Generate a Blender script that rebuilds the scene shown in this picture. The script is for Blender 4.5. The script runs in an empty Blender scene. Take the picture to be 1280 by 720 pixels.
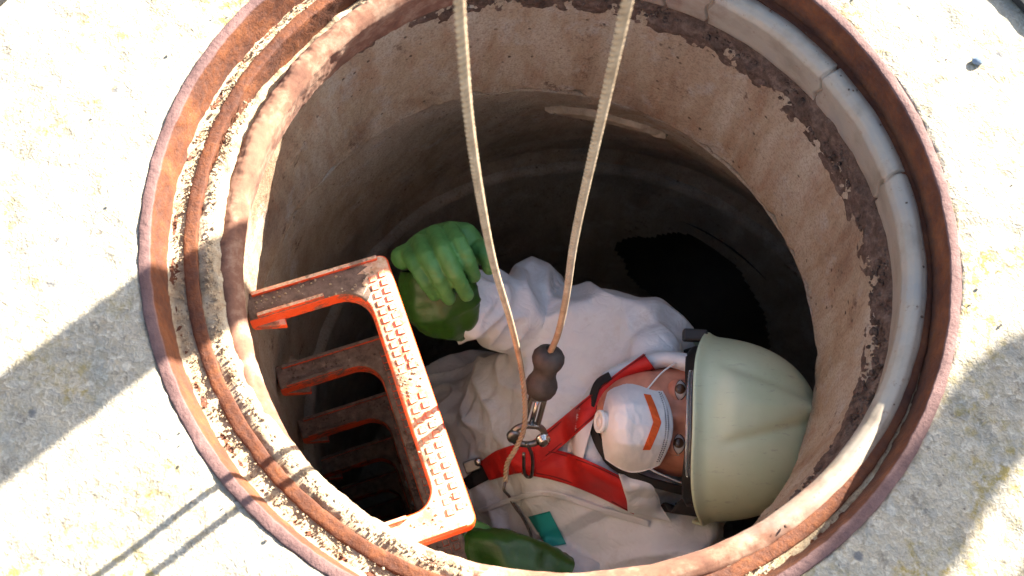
import bpy, bmesh, math, random
import numpy as np
from mathutils import Vector, Matrix, Euler, noise
from mathutils.bvhtree import BVHTree

random.seed(7); rng = np.random.default_rng(7)
S = bpy.context.scene; COL = S.collection

# ------------------------------------------------------------------ camera, sky, sun, exposure
CAM = Vector((-0.12, -0.477, 0.978)); CROT = Euler((0.391, -0.059, -0.037)); FPX = 1395.0
cd = bpy.data.cameras.new('camera'); cam = bpy.data.objects.new('camera', cd); COL.objects.link(cam)
cam.location = CAM; cam.rotation_euler = CROT
cd.sensor_width = 36; cd.lens = 36*FPX/1280; cd.clip_start = 0.02; cd.clip_end = 1000
cd.dof.use_dof = True; cd.dof.focus_distance = 1.34; cd.dof.aperture_fstop = 9.0
S.camera = cam
SUN_AZ = math.radians(37.5); SUN_EL = math.radians(28.0)
w = bpy.data.worlds.new('World'); S.world = w; w.use_nodes = True
nt = w.node_tree; bg = nt.nodes['Background']
sk = nt.nodes.new('ShaderNodeTexSky'); sk.sky_type = 'NISHITA'; sk.sun_disc = False
sk.sun_elevation = SUN_EL; sk.sun_rotation = math.pi/2 - SUN_AZ
sk.dust_density = 2.0; sk.ozone_density = 0.7
nt.links.new(sk.outputs[0], bg.inputs[0]); bg.inputs[1].default_value = 0.06
sd = bpy.data.lights.new('sun', 'SUN'); sun = bpy.data.objects.new('sun', sd); COL.objects.link(sun)
sd.energy = 5.0; sd.angle = math.radians(0.45); sd.color = (1.0, 0.94, 0.82)
sdir = Vector((math.cos(SUN_EL)*math.cos(SUN_AZ), math.cos(SUN_EL)*math.sin(SUN_AZ), math.sin(SUN_EL)))
sun.rotation_euler = sdir.to_track_quat('Z', 'Y').to_euler(); sun.location = sdir*6
S.view_settings.view_transform = 'Standard'; S.view_settings.look = 'None'
S.view_settings.exposure = 2.72; S.view_settings.gamma = 1.0
S.render.engine = 'CYCLES'; S.cycles.max_bounces = 10; S.cycles.diffuse_bounces = 6
S.cycles.use_denoising = True

CM = CROT.to_matrix(); RIGHT = CM @ Vector((1,0,0)); UP = CM @ Vector((0,1,0)); BACK = CM @ Vector((0,0,1))
def at(px, py, d):
    return CAM + RIGHT*((px-640)/FPX*d) - UP*((py-360)/FPX*d) - BACK*d
def atz(px, py, z):
    v = RIGHT*((px-640)/FPX) - UP*((py-360)/FPX) - BACK
    return CAM + v*((z-CAM.z)/v.z)

# ------------------------------------------------------------------ materials
def new_mat(name):
    m = bpy.data.materials.new(name); m.use_nodes = True
    return m, m.node_tree, m.node_tree.nodes['Principled BSDF']
def col(c): return (c[0], c[1], c[2], 1)
class NT:
    def __init__(s, t):
        s.t = t; s.co = t.nodes.new('ShaderNodeTexCoord').outputs['Object']
    def n(s, typ, **kw):
        o = s.t.nodes.new(typ)
        for k, v in kw.items(): setattr(o, k, v)
        return o
    def l(s, a, b): s.t.links.new(a, b)
    def mapping(s, scale, rot=(0,0,0)):
        m = s.n('ShaderNodeMapping'); m.inputs['Scale'].default_value = scale; m.inputs['Rotation'].default_value = rot
        s.l(s.co, m.inputs[0]); return m.outputs[0]
    def noise(s, scale, detail=6, rough=.6, vec=None, dist=0):
        o = s.n('ShaderNodeTexNoise'); o.inputs['Scale'].default_value = scale; o.inputs['Detail'].default_value = detail
        o.inputs['Roughness'].default_value = rough; o.inputs['Distortion'].default_value = dist
        s.l(vec or s.co, o.inputs['Vector']); return o.outputs['Fac']
    def vor(s, scale, feature='F1', out='Distance', vec=None, rnd=1):
        o = s.n('ShaderNodeTexVoronoi', feature=feature); o.inputs['Scale'].default_value = scale
        o.inputs['Randomness'].default_value = rnd
        s.l(vec or s.co, o.inputs['Vector']); return o.outputs[out]
    def ramp(s, fac, stops, interp='LINEAR'):
        o = s.n('ShaderNodeValToRGB'); o.color_ramp.interpolation = interp; e = o.color_ramp.elements
        while len(e) < len(stops): e.new(.5)
        for i, (p, c) in enumerate(stops):
            e[i].position = p; e[i].color = col(c) if not isinstance(c, (int, float)) else (c, c, c, 1)
        s.l(fac, o.inputs[0]); return o.outputs[0]
    def mix(s, f, a, b, mode='MIX'):
        o = s.n('ShaderNodeMix', data_type='RGBA', blend_type=mode)
        for sock, v in ((o.inputs['Factor'], f), (o.inputs['A'], a), (o.inputs['B'], b)):
            if sock.name == 'Factor' : pass
        fi, ai, bi = o.inputs[0], o.inputs[6], o.inputs[7]
        for sock, v in ((fi, f), (ai, a), (bi, b)):
            if isinstance(v, (int, float)): sock.default_value = v
            elif isinstance(v, tuple): sock.default_value = col(v)
            else: s.l(v, sock)
        return o.outputs[2]
    def math(s, op, a, b=0.0):
        o = s.n('ShaderNodeMath', operation=op)
        for i, v in enumerate((a, b)):
            if isinstance(v, (int, float)): o.inputs[i].default_value = v
            else: s.l(v, o.inputs[i])
        return o.outputs[0]
    def bump(s, h, strength, dist, bsdf, prev=None):
        o = s.n('ShaderNodeBump'); o.inputs['Strength'].default_value = strength; o.inputs['Distance'].default_value = dist
        s.l(h, o.inputs['Height'])
        if prev: s.l(prev, o.inputs['Normal'])
        s.l(o.outputs[0], bsdf.inputs['Normal']); return o.outputs[0]
    def sep(s, vec=None):
        o = s.n('ShaderNodeSeparateXYZ'); s.l(vec or s.co, o.inputs[0]); return o.outputs
    def normal(s):
        return s.n('ShaderNodeNewGeometry').outputs['Normal']

def simple(name, c, rough=.6, metal=0, bump=0, bscale=200, var=.15, spec=None, c2=None, vscale=30):
    m, t, b = new_mat(name); k = NT(t)
    f = k.noise(vscale, 5, .6)
    c2 = c2 or tuple(x*(1-var*2) for x in c)
    k.l(k.ramp(f, [(.35, c2), (.62, c)]), b.inputs['Base Color'])
    b.inputs['Roughness'].default_value = rough; b.inputs['Metallic'].default_value = metal
    if spec is not None: b.inputs['Specular IOR Level'].default_value = spec
    if bump: k.bump(k.noise(bscale, 4, .6), bump, .002, b)
    return m

def m_ground():
    m, t, b = new_mat('concrete_slab'); k = NT(t)
    nz = k.n('ShaderNodeTexNoise'); nz.inputs['Scale'].default_value = 140; nz.inputs['Detail'].default_value = 4; k.l(k.co, nz.inputs['Vector'])
    va = k.n('ShaderNodeVectorMath', operation='MULTIPLY_ADD'); k.l(nz.outputs['Color'], va.inputs[0]); va.inputs[1].default_value = (.016,.016,.016); k.l(k.co, va.inputs[2])
    cell = k.vor(230, out='Color', vec=va.outputs[0]); cx = k.sep(cell)
    agg = k.ramp(cx[0], [(0, (.17,.13,.08)), (.3, (.33,.28,.20)), (.6, (.23,.215,.19)), (.8, (.48,.43,.35)), (1, (.12,.105,.09))])
    big = k.noise(9, 6, .65); fine = k.noise(420, 3, .6)
    base = k.mix(k.ramp(big, [(.35, 0.25), (.65, .75)]), (.44,.40,.32), agg)
    base = k.mix(k.ramp(fine, [(.3, .35), (.55, 0)]), base, (.2,.16,.12))
    # larger pebbles
    v = k.vor(48); cc = k.sep(k.vor(48, out='Color'))
    v = k.math('ADD', v, k.math('MULTIPLY', k.math('SUBTRACT', fine, .5), .25))
    pm = k.math('MULTIPLY', k.ramp(v, [(.16, 1), (.26, 0)]), k.ramp(cc[1], [(.72, 0), (.76, 1)], 'CONSTANT'))
    base = k.mix(pm, base, k.mix(cc[2], (.12,.12,.125), (.44,.40,.33)))
    # lichen, yellow green, in patches
    lm = k.math('MULTIPLY', k.ramp(k.noise(7, 8, .72), [(.51, 0), (.62, 1)]), k.ramp(k.noise(90, 4, .7), [(.46, 0), (.58, 1)]))
    base = k.mix(k.math('MULTIPLY', lm, .8), base, (.26,.19,.035))
    dk = k.math('MULTIPLY', k.ramp(k.noise(40, 6, .75), [(.58, 0), (.66, 1)]), .7)
    base = k.mix(dk, base, (.13,.11,.09))
    k.l(base, b.inputs['Base Color']); b.inputs['Roughness'].default_value = .95
    b.inputs['Specular IOR Level'].default_value = .2
    h = k.math('ADD', k.math('MULTIPLY', k.vor(230, vec=va.outputs[0]), .8), k.noise(60, 8, .7))
    k.bump(h, .45, .003, b)
    return m

def m_rust(name='rusty_iron', orange=1.0):
    m, t, b = new_mat(name); k = NT(t)
    f = k.noise(26, 8, .7); g = k.noise(160, 5, .7)
    c = k.ramp(f, [(.3, (.05,.018,.012)), (.48, (.11,.034,.014)), (.62, (.18,.058,.020)), (.78, (.24,.105,.05))])
    c = k.mix(k.ramp(g, [(.35, .55), (.6, 0)]), c, (.09,.045,.035))
    z = k.sep()[2]     # dust on the top lip
    top = k.ramp(k.math('MULTIPLY', k.math('ADD', z, .004), 200), [(.35, 0), (.65, 1)])
    c = k.mix(k.math('MULTIPLY', top, .85), c, k.ramp(f, [(.3, (.10,.052,.050)), (.7, (.19,.115,.11))]))
    k.l(c, b.inputs['Base Color']); b.inputs['Roughness'].default_value = .8
    b.inputs['Specular IOR Level'].default_value = .3
    k.bump(k.math('ADD', g, f), .6, .003, b)
    return m

def m_sand():
    m, t, b = new_mat('sandy_grit'); k = NT(t)
    c = k.ramp(k.noise(45, 8, .75), [(.3, (.22,.13,.08)), (.45, (.42,.31,.20)), (.65, (.55,.46,.34))])
    c = k.mix(k.ramp(k.vor(230), [(.1, .8), (.32, 0)]), c, (.2,.13,.09))
    k.l(c, b.inputs['Base Color']); b.inputs['Roughness'].default_value = 1; b.inputs['Specular IOR Level'].default_value = .1
    k.bump(k.noise(260, 6, .75), .8, .004, b)
    return m

def m_seat_ring():
    m, t, b = new_mat('stained_plastic_ring'); k = NT(t)
    x, y, z = k.sep()
    side = k.math('ADD', k.math('MULTIPLY', x, .9), k.math('MULTIPLY', y, .12))
    n = k.noise(14, 7, .65)
    right = k.ramp(k.math('ADD', k.math('MULTIPLY', side, 2.2), k.math('MULTIPLY', k.math('SUBTRACT', n, .5), .8)), [(.22, 0), (.50, 1)])
    grey = k.ramp(k.noise(22, 6, .6), [(.3, (.25,.20,.15)), (.5, (.36,.30,.235)), (.7, (.30,.27,.235))])
    rusty = k.ramp(k.noise(30, 8, .7), [(.3, (.10,.042,.028)), (.5, (.19,.088,.055)), (.66, (.33,.21,.145))])
    c = k.mix(right, rusty, grey)
    c = k.mix(k.ramp(k.noise(75, 8, .75), [(.6, 0), (.68, .75)]), c, (.19,.11,.07))
    c = k.mix(k.ramp(k.noise(5, 4, .6), [(.5, 0), (.7, .35)]), c, (.40,.24,.15))
    k.l(c, b.inputs['Base Color'])
    r = k.math('SUBTRACT', 1.0, k.math('MULTIPLY', right, .68)); k.l(r, b.inputs['Roughness'])
    k.bump(k.noise(120, 7, .75), .25, .002, b)
    return m

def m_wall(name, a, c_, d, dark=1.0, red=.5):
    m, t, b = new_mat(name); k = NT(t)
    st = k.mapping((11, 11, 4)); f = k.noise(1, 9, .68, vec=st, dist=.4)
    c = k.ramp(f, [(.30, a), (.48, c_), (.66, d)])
    f2 = k.noise(1, 6, .7, vec=k.mapping((30, 30, 7)))
    c = k.mix(k.ramp(f2, [(.5, 0), (.7, red)]), c, (.30,.13,.06))
    f3 = k.noise(16, 8, .7)
    c = k.mix(k.ramp(f3, [(.54, 0), (.66, .65)]), c, (.46,.43,.38))
    pit = k.ramp(k.vor(60), [(.07, .85), (.16, 0)])
    pm = k.math('MULTIPLY', pit, k.ramp(k.noise(20, 3), [(.45, 0), (.6, 1)]))
    c = k.mix(pm, c, (.07,.04,.03))
    blot = k.ramp(k.noise(15, 9, .78), [(.60, 0), (.66, .8)])
    c = k.mix(blot, c, (.10,.05,.032))
    c = k.mix(k.ramp(k.noise(330, 3, .6), [(.36, .4), (.52, 0)]), c, (.13,.08,.055))
    k.l(c, b.inputs['Base Color']); b.inputs['Roughness'].default_value = .92; b.inputs['Specular IOR Level'].default_value = .25
    h = k.math('SUBTRACT', k.math('ADD', k.noise(140, 7, .75), k.math('MULTIPLY', f3, .8)), pm)
    k.bump(h, .8, .004, b)
    return m

def m_dirt():
    m, t, b = new_mat('dark_soil'); k = NT(t)
    c = k.ramp(k.noise(60, 8, .75), [(.32, (.06,.038,.028)), (.52, (.15,.10,.075)), (.72, (.30,.21,.16))])
    k.l(c, b.inputs['Base Color']); b.inputs['Roughness'].default_value = 1; b.inputs['Specular IOR Level'].default_value = .1
    k.bump(k.noise(240, 6, .75), .9, .004, b)
    return m

def m_orange():
    m, t, b = new_mat('dusty_orange_plastic'); k = NT(t)
    nz = k.sep(k.normal())[2]
    topm = k.ramp(nz, [(.80, 0), (.97, 1)])
    n1 = k.noise(38, 9, .75); n2 = k.noise(7, 5, .6)
    dust = k.math('MULTIPLY', topm, k.ramp(k.math('ADD', n1, k.math('MULTIPLY', k.math('SUBTRACT', n2, .5), .8)), [(.32, .35), (.55, .93)]))
    c = k.mix(dust, (.85,.085,.012), k.ramp(k.noise(90, 6, .7), [(.35, (.55,.33,.18)), (.6, (.80,.64,.45))]))
    spl = k.math('MULTIPLY', k.ramp(k.noise(20, 9, .8), [(.50, 0), (.57, 1)]), .75)
    c = k.mix(spl, c, (.12,.075,.055))
    k.l(c, b.inputs['Base Color']); b.inputs['Roughness'].default_value = .42
    k.l(k.ramp(dust, [(0, .4), (.6, .9)]), b.inputs['Roughness'])
    b.inputs['Subsurface Weight'].default_value = .15; b.inputs['Subsurface Radius'].default_value = (.02, .004, .001); b.inputs['Subsurface Scale'].default_value = .5
    k.bump(n1, .35, .003, b)
    return m

def m_orange_dirty():
    m, t, b = new_mat('muddy_orange_plastic'); k = NT(t)
    nz = k.sep(k.normal())[2]
    topm = k.ramp(nz, [(.3, .0), (.7, .30)])
    n1 = k.noise(24, 9, .78)
    mud = k.ramp(k.math('ADD', n1, topm), [(.50, 0), (.60, 1)])
    c = k.mix(mud, (.85,.085,.014), k.ramp(k.noise(70, 7, .75), [(.35, (.09,.06,.045)), (.6, (.22,.15,.115)), (.75, (.36,.28,.22))]))
    k.l(c, b.inputs['Base Color']); k.l(k.ramp(mud, [(0, .45), (1, .95)]), b.inputs['Roughness'])
    k.bump(k.math('ADD', k.noise(150, 6, .75), mud), .6, .003, b)
    return m

def m_suit():
    m, t, b = new_mat('white_coverall_fabric'); k = NT(t)
    c = k.ramp(k.noise(9, 6, .6), [(.3, (.62,.65,.66)), (.6, (.73,.76,.77))])
    c = k.mix(k.ramp(k.noise(13, 9, .75), [(.54, 0), (.74, .5)]), c, (.42,.36,.29))
    k.l(c, b.inputs['Base Color']); b.inputs['Roughness'].default_value = .62
    b.inputs['Specular IOR Level'].default_value = .35
    wv = k.noise(15, 3, .5, dist=.5)
    cr = k.math('ABSOLUTE', k.math('SUBTRACT', wv, .5))
    p = k.bump(k.ramp(cr, [(0, 0), (.14, 1)]), .22, .004, b)
    w2 = k.math('ABSOLUTE', k.math('SUBTRACT', k.noise(42, 2, .5, dist=.6), .5))
    p = k.bump(k.ramp(w2, [(0, 0), (.10, 1)]), .22, .002, b, p)
    k.bump(k.noise(700, 2, .5), .12, .001, b, p)
    return m

def m_green(name, c1, c2, rough):
    m, t, b = new_mat(name); k = NT(t)
    k.l(k.ramp(k.noise(24, 6, .6), [(.3, c1), (.65, c2)]), b.inputs['Base Color'])
    b.inputs['Roughness'].default_value = rough
    k.bump(k.math('ADD', k.noise(240, 4, .7), k.math('MULTIPLY', k.noise(40, 4, .6), 2)), .18, .002, b)
    return m

def m_helmet():
    m, t, b = new_mat('pale_green_helmet_shell'); k = NT(t)
    c = k.ramp(k.noise(12, 5, .6), [(.3, (.58,.65,.42)), (.65, (.67,.73,.51))])
    sc = k.noise(1, 5, .7, vec=k.mapping((35, 160, 60), (.3,.2,.5)))
    c = k.mix(k.ramp(sc, [(.60, 0), (.70, .45)]), c, (.32,.33,.24))
    c = k.mix(k.ramp(k.noise(28, 9, .8), [(.60, 0), (.70, .5)]), c, (.30,.27,.17))
    k.l(c, b.inputs['Base Color']); b.inputs['Roughness'].default_value = .42
    k.bump(k.noise(60, 6, .6), .06, .002, b)
    return m

def m_skin():
    m, t, b = new_mat('skin'); k = NT(t)
    c = k.ramp(k.noise(30, 6, .6), [(.3, (.46,.15,.09)), (.65, (.70,.31,.20))])
    k.l(c, b.inputs['Base Color']); b.inputs['Roughness'].default_value = .48
    b.inputs['Subsurface Weight'].default_value = .1; b.inputs['Subsurface Radius'].default_value = (.01, .003, .002); b.inputs['Subsurface Scale'].default_value = .5
    k.bump(k.noise(420, 4, .7), .18, .001, b)
    return m

def m_rope():
    m, t, b = new_mat('rope_fibre'); k = NT(t)
    k.l(k.ramp(k.noise(60, 5, .6), [(.3, (.26,.18,.11)), (.65, (.42,.32,.22))]), b.inputs['Base Color'])
    b.inputs['Roughness'].default_value = .8
    k.bump(k.noise(900, 3, .6), .3, .001, b)
    return m

def m_web():
    m, t, b = new_mat('red_webbing'); k = NT(t)
    k.l(k.ramp(k.noise(30, 6, .6), [(.3, (.42,.008,.006)), (.65, (.62,.016,.012))]), b.inputs['Base Color'])
    b.inputs['Roughness'].default_value = .6
    k.bump(k.vor(900), .35, .001, b)
    return m

M = dict(ground=m_ground(), rust=m_rust(), sand=m_sand(), ring=m_seat_ring(),
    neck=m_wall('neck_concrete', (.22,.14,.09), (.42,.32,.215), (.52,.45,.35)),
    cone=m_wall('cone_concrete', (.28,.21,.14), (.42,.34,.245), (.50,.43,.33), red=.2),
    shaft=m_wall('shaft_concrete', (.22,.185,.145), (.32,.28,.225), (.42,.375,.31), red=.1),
    dirt=m_dirt(), orange=m_orange(), orange2=m_orange_dirty(), suit=m_suit(),
    glove=m_green('green_glove_rubber', (.05,.18,.04), (.10,.28,.075), .55),
    cuff=m_green('dark_green_gauntlet', (.014,.055,.005), (.028,.10,.010), .36),
    helmet=m_helmet(), skin=m_skin(), rope=m_rope(), web=m_web(),
    black=simple('black_rubber', (.02,.019,.018), .5, bump=.2), blackstrap=simple('black_strap', (.018,.016,.015), .75, bump=.3, bscale=600),
    rubber=simple('worn_rubber', (.075,.065,.058), .62, bump=.35, c2=(.045,.036,.030), vscale=60),
    chrome=simple('bright_steel', (.62,.60,.57), .22, 1, bump=.1), steel=simple('dull_steel', (.30,.28,.26), .4, 1, bump=.25, var=.25),
    mask=simple('white_mask_felt', (.80,.80,.80), .8, bump=.15, bscale=500, var=.04), valve=simple('white_plastic', (.80,.80,.78), .4, var=.03),
    dots=simple('grey_print', (.12,.12,.13), .8), chevron=simple('orange_print', (.80,.12,.02), .7, var=.08),
    eye=simple('eye_white', (.62,.56,.52), .15, var=.06), iris=simple('brown_iris', (.10,.05,.025), .12), pupil=simple('pupil', (.004,.004,.004), .05),
    brow=simple('dark_hair', (.035,.02,.014), .8, bump=.5, bscale=500), paper=simple('white_tape', (.74,.70,.70), .55, var=.04),
    teal=simple('teal_patch', (.02,.36,.33), .6, var=.1), water=simple('dark_water', (.015,.013,.01), .05),
    mortar=simple('pale_mortar', (.58,.47,.33), .95, bump=.8, bscale=180, c2=(.34,.26,.17)), aluminium=simple('aluminium_tube', (.5,.5,.5), .35, 1),
    jacket=simple('navy_workwear', (.03,.04,.09), .85, bump=.3), mat=simple('black_mesh_mat', (.02,.02,.022), .8, bump=.8, bscale=400),
    cable=simple('grey_brown_cord', (.12,.10,.085), .7), pebble=simple('pebble_stone', (.42,.36,.29), .9, bump=.5, c2=(.16,.12,.10), vscale=18),
    gum=simple('bluish_plastic_cap', (.20,.26,.34), .35))
def m_glass():
    m, t, b = new_mat('clear_visor'); b.inputs['Transmission Weight'].default_value = .85; b.inputs['Roughness'].default_value = .08
    b.inputs['Base Color'].default_value = (.75,.82,.86,1); return m
M['glass'] = m_glass()

# ------------------------------------------------------------------ object helpers
def link(name, me, mat=None, parent=None, smooth=True):
    o = bpy.data.objects.new(name, me); COL.objects.link(o)
    if mat is not None and not me.materials: me.materials.append(mat)
    if smooth: me.polygons.foreach_set('use_smooth', [True]*len(me.polygons))
    if parent is not None: put_under(o, parent)
    return o
def put_under(o, parent):
    o.parent = parent; o.matrix_parent_inverse = Matrix.Identity(4)
    p = parent; off = Vector((0,0,0))
    while p is not None: off += p.location; p = p.parent
    o.location = -off
def mesh(name, V, F, mat=None, parent=None, smooth=True):
    me = bpy.data.meshes.new(name); me.from_pydata([tuple(v) for v in V], [], F); me.update()
    return link(name, me, mat, parent, smooth)
def thing(name, label, cat, loc=(0,0,0), group=None):
    o = bpy.data.objects.new(name, None); COL.objects.link(o); o.location = loc; o.empty_display_size = .05
    o['label'] = label; o['category'] = cat
    if group: o['group'] = group
    return o
def tag(o, label, cat, group=None, kind=None):
    if label: o['label'] = label
    if cat: o['category'] = cat
    if group: o['group'] = group
    if kind: o['kind'] = kind
    return o
def lathe(rows, n=360, disp=None, close=False):
    """rows: (cx, cy, r, z); disp(p, nrm_radial) -> Vector offset"""
    V = []; F = []
    for (cx, cy, r, z) in rows:
        for i in range(n):
            a = 2*math.pi*i/n; p = Vector((cx+r*math.cos(a), cy+r*math.sin(a), z))
            if disp: p = p + disp(p, Vector((math.cos(a), math.sin(a), 0)))
            V.append(p)
    m = len(rows)
    for j in range(m if close else m-1):
        k = (j+1) % m
        for i in range(n):
            i2 = (i+1) % n
            F.append((j*n+i, k*n+i, k*n+i2, j*n+i2))
    return V, F
def resample(rows, step):
    out = [rows[0]]
    for a, b in zip(rows, rows[1:]):
        L = math.hypot(b[2]-a[2]+math.hypot(b[0]-a[0], b[1]-a[1]), b[3]-a[3]); k = max(1, int(round(L/step)))
        for i in range(1, k+1): out.append(tuple(a[q]+(b[q]-a[q])*i/k for q in range(4)))
    return out
def fbm(p, s, o=4):
    return noise.fractal(p*s, 1.0, 2.0, o)
def catmull(P, n):
    out = []
    Q = [P[0]+(P[0]-P[1])] + list(P) + [P[-1]+(P[-1]-P[-2])]
    for i in range(1, len(Q)-2):
        for k in range(n):
            t = k/n; a, b, c, d = Q[i-1], Q[i], Q[i+1], Q[i+2]
            out.append(.5*((2*b)+(c-a)*t+(2*a-5*b+4*c-d)*t*t+(3*b-a-3*c+d)*t*t*t))
    out.append(P[-1]); return out
def frames(P):
    T = [(P[min(i+1, len(P)-1)]-P[max(i-1, 0)]).normalized() for i in range(len(P))]
    n = T[0].orthogonal().normalized(); N = []
    for t in T:
        n = (n-t*n.dot(t)).normalized(); N.append(n)
    return T, N
def tube(P, r, k=8, closed=False, cap=True):
    if not callable(r): rr = r; r = lambda u: rr
    T, N = frames(P); V = []; F = []
    for i, p in enumerate(P):
        b = T[i].cross(N[i]); R = r(i/(len(P)-1))
        for j in range(k):
            a = 2*math.pi*j/k; V.append(p+(N[i]*math.cos(a)+b*math.sin(a))*R)
    m = len(P)
    for i in range(m if closed else m-1):
        i2 = (i+1) % m
        for j in range(k):
            j2 = (j+1) % k; F.append((i*k+j, i*k+j2, i2*k+j2, i2*k+j))
    if cap and not closed: F.append(tuple(range(k-1, -1, -1))); F.append(tuple((m-1)*k+j for j in range(k)))
    return V, F
def joinvf(L):
    V = []; F = []
    for v, f in L:
        o = len(V); V += list(v); F += [tuple(i+o for i in q) for q in f]
    return V, F
def revolve(axisP, profile, axis, n=32):
    """profile (h, r) along axis from axisP"""
    axis = axis.normalized(); u = axis.orthogonal().normalized(); v = axis.cross(u)
    V = []; F = []
    for h, r in profile:
        for j in range(n):
            a = 2*math.pi*j/n; V.append(axisP+axis*h+(u*math.cos(a)+v*math.sin(a))*r)
    for i in range(len(profile)-1):
        for j in range(n):
            j2 = (j+1) % n; F.append((i*n+j, i*n+j2, (i+1)*n+j2, (i+1)*n+j))
    F.append(tuple(range(n-1, -1, -1))); F.append(tuple((len(profile)-1)*n+j for j in range(n)))
    return V, F
def box(c, hx, hy, hz, ax=Vector((1,0,0)), ay=Vector((0,1,0)), az=Vector((0,0,1))):
    V = [c+ax*(sx*hx)+ay*(sy*hy)+az*(sz*hz) for sz in (-1,1) for sy in (-1,1) for sx in (-1,1)]
    return V, [(0,2,3,1),(4,5,7,6),(0,1,5,4),(2,6,7,3),(0,4,6,2),(1,3,7,5)]
def bevelled(name, V, F, mat, parent, wd=.001, seg=2):
    o = mesh(name, V, F, mat, parent, False); bm = bmesh.new(); bm.from_mesh(o.data)
    bmesh.ops.recalc_face_normals(bm, faces=bm.faces)
    bmesh.ops.bevel(bm, geom=[e for e in bm.edges if len(e.link_faces) == 2 and e.calc_face_angle(0) > .5], offset=wd, segments=seg, affect='EDGES', profile=.5, clamp_overlap=True)
    bm.to_mesh(o.data); bm.free(); return o
_ico = {}
def ico(sub=2):
    if sub not in _ico:
        bm = bmesh.new(); bmesh.ops.create_icosphere(bm, subdivisions=sub, radius=1)
        _ico[sub] = ([v.co.copy() for v in bm.verts], [tuple(v.index for v in f.verts) for f in bm.faces]); bm.free()
    return _ico[sub]
def ball(c, r, ax=None, sub=2):
    V, F = ico(sub)
    if not hasattr(r, '__len__'): r = (r, r, r)
    if ax is None: ax = (Vector((1,0,0)), Vector((0,1,0)), Vector((0,0,1)))
    return [c+ax[0]*(v.x*r[0])+ax[1]*(v.y*r[1])+ax[2]*(v.z*r[2]) for v in V], F
def bone(a, b, ra, rb, ax=None):
    """chain of balls; radii may be triples with axes ax"""
    L = (b-a).length
    ta = ra if hasattr(ra, '__len__') else (ra,)*3; tb = rb if hasattr(rb, '__len__') else (rb,)*3
    k = max(2, int(L/(min(min(ta), min(tb))*.3))+1)
    return [ball(a.lerp(b, i/k), tuple(ta[q]+(tb[q]-ta[q])*i/k for q in range(3)), ax) for i in range(k+1)]
def fuse(parts, voxel, smooth_it=4, factor=.6):
    V, F = joinvf(parts); me = bpy.data.meshes.new('tmp'); me.from_pydata([tuple(v) for v in V], [], F)
    o = bpy.data.objects.new('tmp', me); COL.objects.link(o)
    r = o.modifiers.new('r', 'REMESH'); r.mode = 'VOXEL'; r.voxel_size = voxel
    if smooth_it:
        s = o.modifiers.new('s', 'SMOOTH'); s.iterations = smooth_it; s.factor = factor
    dg = bpy.context.evaluated_depsgraph_get(); dg.update()
    out = bpy.data.meshes.new_from_object(o.evaluated_get(dg))
    bpy.data.objects.remove(o); bpy.data.meshes.remove(me); out.materials.clear()
    return out
def displace(me, fn):
    me.update(); N = [v.normal.copy() for v in me.vertices]
    for v, n in zip(me.vertices, N):
        v.co = v.co + n*fn(v.co, n)
    me.update()

# ------------------------------------------------------------------ ground
def ground():
    n = 900; rows = []
    r = .4010
    while r < 1.3: rows.append((0, 0, r, 0)); r += .0035 if r < .8 else .02
    def d(p, rad):
        q = Vector((p.x, p.y, 0)); rr = q.length
        h = fbm(q, 5, 3)*.004 + fbm(q, 45, 4)*.0014 + max(0, noise.noise(q*22)-.25)*-.006
        e = max(0, 1-(rr-.4035)/.02)
        out = rad*(abs(noise.noise(q*38))*.006*e + max(0, noise.noise(q*13)-.25)*.018*e)
        return Vector((0,0,h-.0008*e)) + out
    V, F = lathe(rows, n, d)
    k = len(rows)*n
    for rr, z in ((2.5, -.004), (6, -.004), (20, -.004), (90, -.004)):
        for i in range(n):
            a = 2*math.pi*i/n; V.append(Vector((rr*math.cos(a), rr*math.sin(a), z)))
    for j in range(4):
        b = (len(rows)-1+j)*n
        for i in range(n):
            i2 = (i+1) % n; F.append((b+i, b+n+i, b+n+i2, b+i2))
    # inner skirt down the outside of the frame
    b = len(V)
    for i in range(n):
        a = 2*math.pi*i/n; V.append(Vector((.3998*math.cos(a), .3998*math.sin(a), -.0035)))
    for i in range(n):
        i2 = (i+1) % n; F.append((b+i, i, i2, b+i2))
    F = [f[::-1] for f in F]
    o = mesh('ground', V, F, M['ground']); o['kind'] = 'structure'; return o
ground()

# ------------------------------------------------------------------ iron cover frame
FC = (.011, .006)
frame = thing('manhole_frame', 'round rusty iron manhole frame set in the pale concrete slab around the hole', 'manhole frame')
def d_iron(p, rad): return rad*(fbm(p, 60, 4)*.0009+fbm(p, 170, 2)*.0004) + Vector((0,0,fbm(p, 40, 3)*.0006))
rows = [(0,0,.4005,-.03),(0,0,.4005,-.002),(0,0,.3998,.0002),(0,0,.3990,.0006),(0,0,.3905,.0006),(0,0,.3899,.0003),(0,0,.3895,-.0008),(.001,0,.3878,-.01),(.003,.001,.3845,-.042),(FC[0],FC[1],.3785,-.0445),(FC[0],FC[1],.3775,-.0385),(FC[0],FC[1],.3768,-.0378),(FC[0],FC[1],.3655,-.0370),(FC[0],FC[1],.3649,-.0374),(FC[0],FC[1],.3645,-.0385),(FC[0],FC[1],.364,-.088),(FC[0],FC[1],.372,-.09)]
V, F = lathe(resample(rows, .004), 540, d_iron); mesh('frame_ring', V, [f[::-1] for f in F], M['rust'], frame)
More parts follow.
